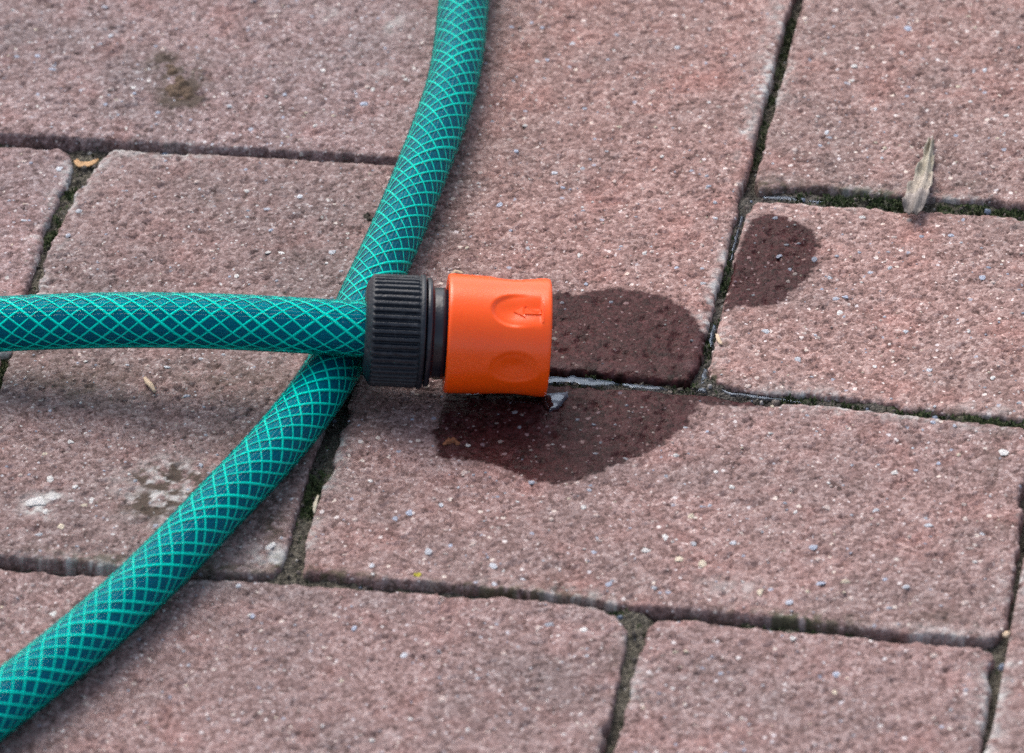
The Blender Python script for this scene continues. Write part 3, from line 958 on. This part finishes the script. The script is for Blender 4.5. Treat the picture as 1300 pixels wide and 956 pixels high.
# the run with the connector: ends inside the nut and rides over the other one
AX0, AX1 = G(460, 418.0, 22.6), G(699, 429.0, 17.0)          # connector axis from hose side to open end
adir = (AX1 - AX0) / np.linalg.norm(AX1 - AX0)
top = [P3(-1700, 980, 8.2), P3(-1100, 690, 8.2), P3(-640, 525, 8.6), P3(-420, 468, 9.5), P3(-200, 428, 12), P3(-90, 416, 15), P3(0, 411.5, 18), P3(70, 408, 20.5), P3(137, 406, 22), P3(240, 406.5, 23.2), P3(300, 408.5, 23.8),
       P3(388, 413.5, 23.6), tuple(AX0), tuple(AX0 + adir * 6), tuple(AX0 + adir * 14)]
C, s = spline(top, 0.8)
root2 = link('garden_hose', None, None, (C[len(C) // 2][0], C[len(C) // 2][1], 0))
bpy.context.view_layer.update()
hose_body(C, s, root2, 0.1)
tag(root2, 'upper length of green braided hose ending in an orange and black snap connector', 'hose', 'lengths of green garden hose')
reparent(root2, None)

# ------------------------------------------------------------------ connector, built along its own axis then laid on the bricks
ex = Vector(adir)
ey = Vector((0, 0, 1)).cross(ex).normalized()
ez = ex.cross(ey)
Mx = Matrix((ex, ey, ez)).transposed().to_4x4()
Mx.translation = Vector(AX0 * MM)


def lathe(name, prof, seg, parent, mat, disp=None):
    """prof: (x along the axis, radius) in mm; angle 0 points up, +90 towards the camera side"""
    a = np.arange(seg) / seg * 2 * math.pi
    prof = np.array(prof, float)
    xx = np.repeat(prof[:, 0:1], seg, 1)
    rr = np.repeat(prof[:, 1:2], seg, 1)
    aa = np.repeat(a[None, :], len(prof), 0)
    if disp:
        rr = rr + disp(xx, rr, aa)
    co = np.stack([xx, -rr * np.sin(aa), rr * np.cos(aa)], -1).reshape(-1, 3)
    return link(name, mesh_np(name, co, grid_quads(len(prof), seg, True), mat), parent)


def dens(prof, step):
    out = [prof[0]]
    for (a, b), (c_, d) in zip(prof[:-1], prof[1:]):
        n = max(1, int(math.hypot(c_ - a, d - b) / step))
        for k in range(1, n + 1):
            out.append((a + (c_ - a) * k / n, b + (d - b) * k / n))
    return out


PXM = 4.42


def ax(pxx):
    return (pxx - 460.0) / PXM * 0.957


# neck body (also the dark lining of the sleeve)
conn = lathe('hose_connector', dens([(ax(540), 9.0), (ax(541), 12.2), (ax(542), 12.6), (ax(566), 12.9), (ax(568), 12.4), (ax(690), 12.2), (ax(694), 12.0),
                                     (ax(695), 11.2), (ax(694), 9.2), (ax(660), 8.8), (ax(659), 3.0), (ax(659), 0.05)], 1.0), 96, root2, MAT['neck'])
tag(conn, label='orange and black snap connector on the hose end')
conn.matrix_parent_inverse = root2.matrix_world.inverted()
conn.matrix_basis = Mx

# knurled nut
NR = 46


def knurl(xx, rr, aa):
    m = smooth(ax(471.5), ax(474), xx) * smooth(ax(533), ax(531.5), xx) * smooth(14.2, 15.0, rr)
    wv_ = np.cos(NR * aa)
    saw = 0.72 + 0.72 * wv_ + 0.20 * np.sin(NR * aa)
    nick = 0.20 * fbm(xx * 1.0, aa * 15.5, 1.3, 811, 2) * smooth(0.2, 0.6, fbm(xx, aa * 15.5, 4.0, 812, 2))
    return m * (-0.95 * (1 - np.clip(saw, 0, 1)) - np.abs(nick))


nut = lathe('grip_nut', dens([(ax(478), 7.9), (ax(463.5), 8.0), (ax(462.6), 8.4), (ax(462.6), 11.2), (ax(463.3), 12.6), (ax(465), 13.6), (ax(470.5), 15.35), (ax(472), 15.75), (ax(474), 15.95),
                              (ax(531), 15.95), (ax(532.5), 15.6), (ax(533.5), 15.9), (ax(534.5), 16.25), (ax(539), 16.25), (ax(540.2), 15.9), (ax(540.4), 14.0), (ax(540.3), 9.0)], 0.45),
            NR * 14, conn, MAT['black'], knurl)
ring = lathe('retaining_ring', dens([(ax(539), 12.0), (ax(541.6), 12.5), (ax(541.8), 14.9), (ax(542.6), 15.45), (ax(548.2), 15.45), (ax(549.6), 14.9), (ax(550), 12.9), (ax(553), 12.7)], 0.5), 128, conn, MAT['neck'])

# orange sleeve
DA = math.radians(60)
X0, X1 = ax(569.0), ax(704.0)
DC = X0 + (X1 - X0) * 0.655


def up_angle(aa, k):
    return (aa - (math.radians(88) + k * DA + math.radians(-30)) + math.pi) % (2 * math.pi) - math.pi


CAM_A = 54.0   # angle on the sleeve that faces the lens, degrees from straight up


def sleeve_disp(xx, rr, aa):
    d = np.zeros_like(xx)
    t = (xx - X0) / (X1 - X0)
    d += -0.25 * np.sin(np.clip(t, 0, 1) * math.pi) ** 2 - 0.20 * t
    for k in range(6):
        a0 = math.radians(CAM_A + 3.0 + 30.0 - 60.0 * k)
        da = (aa - a0 + math.pi) % (2 * math.pi) - math.pi
        u_ = (xx - DC) / 7.6
        v_ = da * 16.8 / 5.6
        ro = np.sqrt(u_ * u_ + v_ * v_)
        scoop = smooth(1.0, 0.74, ro) * 0.28 + smooth(1.05, 0.0, ro) * 1.15
        if k == 1:      # the scoop with the arrow runs out flat towards the open end
            ro2 = np.sqrt(np.minimum(u_, 0) ** 2 + v_ * v_)
            run = smooth(1.0, 0.78, ro2) * 0.75 * smooth(0.7, -0.7, u_) + smooth(1.0, 0.0, ro2) * 1.05
            scoop = run * smooth(1.02, 0.86, u_)
        d -= scoop * (rr > 14.5) * (0.3 if k == 5 else 1.0)
    return d * (rr > 14.5)


sl_prof = [(X0 + 1.5, 13.2), (X0 + 0.35, 13.3), (X0 + 0.05, 14.0), (X0, 16.0), (X0 + 0.12, 16.55), (X0 + 0.5, 16.9), (X0 + 1.1, 17.0), (X1 - 1.1, 17.0), (X1 - 0.45, 16.9), (X1 - 0.1, 16.5), (X1, 16.0),
           (X1 - 0.15, 14.3), (X1 - 0.6, 13.6), (X1 - 6, 13.4), (X1 - 14, 12.3)]
sleeve = lathe('release_sleeve', dens(sl_prof, 0.22), 420, conn, MAT['orange'], sleeve_disp)

# raised arrow and bar moulded in the scoop that faces up
def on_sleeve(xm, arc, r_):
    a = math.radians(CAM_A + 3.0 - 30.0) + arc / 16.0
    return np.array((xm, -r_ * math.sin(a), r_ * math.cos(a)))


def mark(outline, proud):
    """a raised outline that follows the floor of the scoop, its top slightly inset"""
    n = len(outline)
    ac = math.radians(CAM_A + 3.0 - 30.0)
    fl = [17.0 + float(sleeve_disp(np.array([a]), np.array([17.0]), np.array([ac + b / 16.0]))[0]) for a, b in outline]
    v = [on_sleeve(a, b, f - 0.5) for (a, b), f in zip(outline, fl)] + [on_sleeve(a, b * 0.82, f + proud) for (a, b), f in zip(outline, fl)]
    return v, n


AXS = lambda p: X0 + (p - 566.5) / 132.0 * (X1 - X0)
arrow_o = [(AXS(649), 0.0), (AXS(664), -2.2), (AXS(663), -1.0), (AXS(684), -1.0), (AXS(684), 1.0), (AXS(663), 1.0), (AXS(664), 2.2)]
bar_o = [(AXS(685.5), -4.1), (AXS(687.2), -4.1), (AXS(687.2), 4.1), (AXS(685.5), 4.1)]
me = bpy.data.meshes.new('arrow_mark')
vs, fs = [], []
for ol, rb_ in ((arrow_o, 0.30), (bar_o, 0.16)):
    # cut long sides so that the mark bends with the sleeve
    fine_ = []
    for (a, b), (c_, d) in zip(ol, ol[1:] + ol[:1]):
        n = max(1, int(math.hypot(c_ - a, d - b) / 0.8))
        fine_ += [(a + (c_ - a) * k / n, b + (d - b) * k / n) for k in range(n)]
    v, n = mark(fine_, rb_)
    o_ = len(vs)
    vs += [tuple(q_ * MM) for q_ in v]
    fs += [[o_ + k, o_ + (k + 1) % n, o_ + n + (k + 1) % n, o_ + n + k] for k in range(n)]
    fs.append([o_ + n + k for k in range(n)])
me.from_pydata(vs, [], fs)
me.materials.append(MAT['orange'])
link('arrow_mark', me, conn)


# ------------------------------------------------------------------ small litter on the bricks
def surf_z(gx, gy):
    return paver_at(gx, gy)[2]


def strip(name, pts, widths, mat, label, cat, thick=0.35, z=None, curl=0.0, tint=None, group=None):
    """a bent sliver laid along photo points (x, y, height)"""
    P = np.array([G(a, b, h) for a, b, h in pts])
    n = 14
    tt = np.linspace(0, len(P) - 1, n)
    Cc = np.stack([np.interp(tt, np.arange(len(P)), P[:, k]) for k in range(3)], -1)
    ww = np.interp(tt, np.arange(len(P)), widths)
    T = np.gradient(Cc, axis=0)
    T /= np.linalg.norm(T, axis=1)[:, None]
    side = np.cross(T, (0, 0, 1.0))
    side /= np.linalg.norm(side, axis=1)[:, None]
    nc = 5
    rg = np.random.default_rng(len(label))
    top_, bot = [], []
    for i in range(n):
        for k in range(nc):
            f = (k / (nc - 1) - 0.5) * 2
            jit = 0.12 * rg.standard_normal() * ww[i]
            zz = curl * (f * f) + 0.08 * rg.standard_normal()
            top_.append(Cc[i] + side[i] * (f * ww[i] + (jit if abs(f) == 1 else 0)) + np.array((0, 0, zz + thick * (1 - f * f * 0.6))))
            bot.append(top_[-1] - np.array((0, 0, thick)))
    base = Cc.mean(0)
    v = np.array(top_ + bot) - base
    q = grid_quads(n, nc)
    q2 = q[:, ::-1] + n * nc
    rim = []
    loop = [k for k in range(nc)] + [i * nc + nc - 1 for i in range(1, n)] + [(n - 1) * nc + k for k in range(nc - 2, -1, -1)] + [i * nc for i in range(n - 2, 0, -1)]
    for a, b in zip(loop, loop[1:] + loop[:1]):
        rim.append((a, b, b + n * nc, a + n * nc))
    o = link(name, mesh_np(name, v, np.concatenate([q, q2, np.array(rim)]), mat,
                           {'tint': np.tile(tint or (1, 1, 1, 1), (len(v), 1))}), None, base)
    return tag(o, label, cat, group)


# dry leaf, right
n, nc = 34, 13
tt = np.linspace(0, 1, n)
kx = [0, .12, .30, .5, .68, .82, .93, 1.0]
lx = np.interp(tt, kx, [1181, 1174, 1167, 1158.5, 1150.5, 1147, 1145.5, 1148])
ly = np.interp(tt, kx, [179, 194, 212, 231, 250, 263, 271, 275])
rx = np.interp(tt, kx, [1186, 1185, 1185, 1184, 1182.5, 1179, 1172, 1166])
ry = np.interp(tt, kx, [182, 200, 214, 230, 247, 258, 272, 283])
rg = np.random.default_rng(3)
lv, tn = [], []
for i in range(n):
    A, B_ = G(lx[i], ly[i], 0.6), G(rx[i], ry[i], 0.6)
    wv_ = 0.30 * math.sin(i * 1.3) + 0.25 * rg.standard_normal()
    for k in range(nc):
        f = k / (nc - 1)
        p = A + (B_ - A) * f
        fold = 1.9 * math.exp(-((f - 0.62) / 0.16) ** 2) * (1 - 0.4 * tt[i]) - 0.5 * math.exp(-((f - 0.33) / 0.13) ** 2)
        lift = 2.3 * smooth(0.45, 0.75, np.array(tt[i])) - 0.9 * smooth(0.85, 1.0, np.array(tt[i]))
        edge_curl = 1.3 * (abs(f - 0.5) * 2) ** 6 * (0.5 + 0.8 * math.sin(i * 0.7 + (3 if f > .5 else 0)))
        if f in (0.0, 1.0):
            p = p + np.array((0.16 * rg.standard_normal(), 0.16 * rg.standard_normal(), 0))
        lv.append(p + np.array((0, 0, 0.7 + fold * 1.1 + lift + edge_curl + 0.12 * wv_ + 0.10 * rg.standard_normal())))
        d_ = 1.0 - 0.55 * smooth(0.72, 0.95, np.array(tt[i]))
        g_ = 1.15 if tt[i] < 0.4 else 1.0
        tn.append((d_ * 1.05, d_ * 1.05 * (1.02 if tt[i] < .45 else 0.97), d_ * (1.0 + 0.1 * (tt[i] > .75)), 1))
lv = np.array(lv)
lc = lv.mean(0)
q = grid_quads(n, nc)
me = mesh_np('dry_leaf', lv - lc, q, MAT['leaf'], {'tint': tn})
leaf = link('dry_leaf', me, None, lc)
sm = leaf.modifiers.new('thickness', 'SOLIDIFY')
sm.thickness = 0.00022
tag(leaf, 'withered grey brown leaf folded across the joint at the right', 'leaf')

strip('leaf_curl', [(96, 205, -1.4), (101, 210.5, -1.7), (108, 211.5, -1.8), (117, 209, -1.6), (125, 204, -1.0)], [0.5, 1.2, 1.2, 0.9, 0.3], MAT['straw'],
      'orange brown curl of dead leaf wedged in the open joint corner at upper left', 'leaf curl', 0.5, curl=0.5)
strip('wood_chip', [(184, 480, 0.6), (188, 486, 0.8), (192, 490, 0.9), (197, 498, 0.6)], [0.35, 0.8, 0.75, 0.3], MAT['palechip'],
      'small tan wood chip lying on the brick below the upper hose', 'wood chip', 0.5)
strip('bark_flake', [(572, 349, 0.5), (579, 344.5, 0.9), (588, 347.5, 0.6)], [0.4, 0.7, 0.3], MAT['palechip'],
      'tiny pale flake on the brick just behind the orange connector', 'flake', 0.4)
strip('seed_husk', [(910, 425, 0.3), (912, 432, 0.6), (916, 438, 0.4)], [0.4, 0.6, 0.4], MAT['palechip'],
      'cream curved husk in a pit beside the wet joint', 'husk', 0.4, curl=0.3)
strip('root_sliver', [(404, 629, -1.2), (400, 640, -0.5), (399, 652, -1.0)], [0.25, 0.6, 0.25], MAT['sliver'],
      'pale sliver stuck to the brick edge in the dark joint below the black nut', 'sliver', 0.3)
strip('leaf_scrap', [(1273, 806, -0.6), (1277, 805, -0.3), (1281, 803, -0.5)], [0.6, 1.1, 0.5], MAT['palechip'],
      'tan scrap in the joint corner at lower right', 'leaf scrap', 0.5)


def clod(name, cx_, cy_, parts, mat, label, cat):
    """irregular crumb: a lumpy blob of merged bumps on the brick"""
    gx, gy, _ = G(cx_, cy_)
    zz = surf_z(gx, gy)
    nu = 46
    ext = max(abs(a) + r_ for a, b, r_, h in parts) + 0.6
    exty = max(abs(b) + r_ for a, b, r_, h in parts) + 0.6
    X, Y = np.meshgrid(np.linspace(-ext, ext, nu), np.linspace(-exty, exty, nu), indexing='ij')
    a, b = X.ravel(), Y.ravel()
    h = np.full(a.shape, -0.5)
    for pa, pb, pr, ph in parts:
        dd = np.hypot(a - pa, b - pb) / pr
        h = np.maximum(h, ph * np.sqrt(np.clip(1 - dd * dd, 0, 1)) - 0.25 * (dd > 1))
    h = h + np.where(h > -0.2, 0.35 * fbm(a + cx_, b, 1.0, 909, 3, 0.7), 0)
    q = grid_quads(nu, nu)
    q = q[(h[q] > -0.25).any(1)]
    u = np.unique(q)
    rm_ = np.zeros(len(a), np.int64)
    rm_[u] = np.arange(len(u))
    o = link(name, mesh_np(name, np.stack([a, b, h], -1)[u], rm_[q], mat), None, (gx, gy, zz))
    return tag(o, label, cat)


clod('dirt_clump', 230, 112, [(-2.6, -1.0, 2.3, 1.0), (0.0, 1.5, 2.2, 1.3), (2.0, -1.5, 2.0, 0.9), (-0.8, -3.6, 2.2, 1.2), (3.2, -4.2, 1.7, 0.8), (-1.6, 4.2, 1.5, 0.8), (1.0, -6.6, 1.2, 0.6), (-4.6, 8.6, 1.6, 0.5), (-6.0, 11.2, 1.2, 0.4)],
     MAT['clod'], 'dried brown dirt clump on the brick at upper left', 'dirt clump')
clod('brown_crumb', 574, 562, [(-1.0, 0, 1.0, 0.9), (0.4, 0.4, 0.9, 1.1), (1.6, -0.3, 0.7, 0.6), (-1.9, -0.9, 0.6, 0.5)], MAT['rust'], 'small rusty brown crumb at the left edge of the wet patch', 'crumb')
clod('soil_crumb', 468, 277, [(-0.8, 0, 1.0, 0.8), (0.7, -0.8, 1.1, 0.7), (-0.5, 1.4, 0.6, 0.5)], MAT['earth'], 'small black soil crumb left of the hose', 'crumb')
MAT['yellow'] = plain("lichen_yellow", (0.52, 0.46, 0.05), 0.9, 0.7, 0.0004, 0.4)
clod('lichen_spot', 530, 730, [(-0.4, 0, 0.7, 0.35), (0.4, 0.4, 0.7, 0.4), (0.2, -0.8, 0.6, 0.3)], MAT['yellow'], 'tiny yellow lichen spot on the edge of the foreground brick', 'lichen')
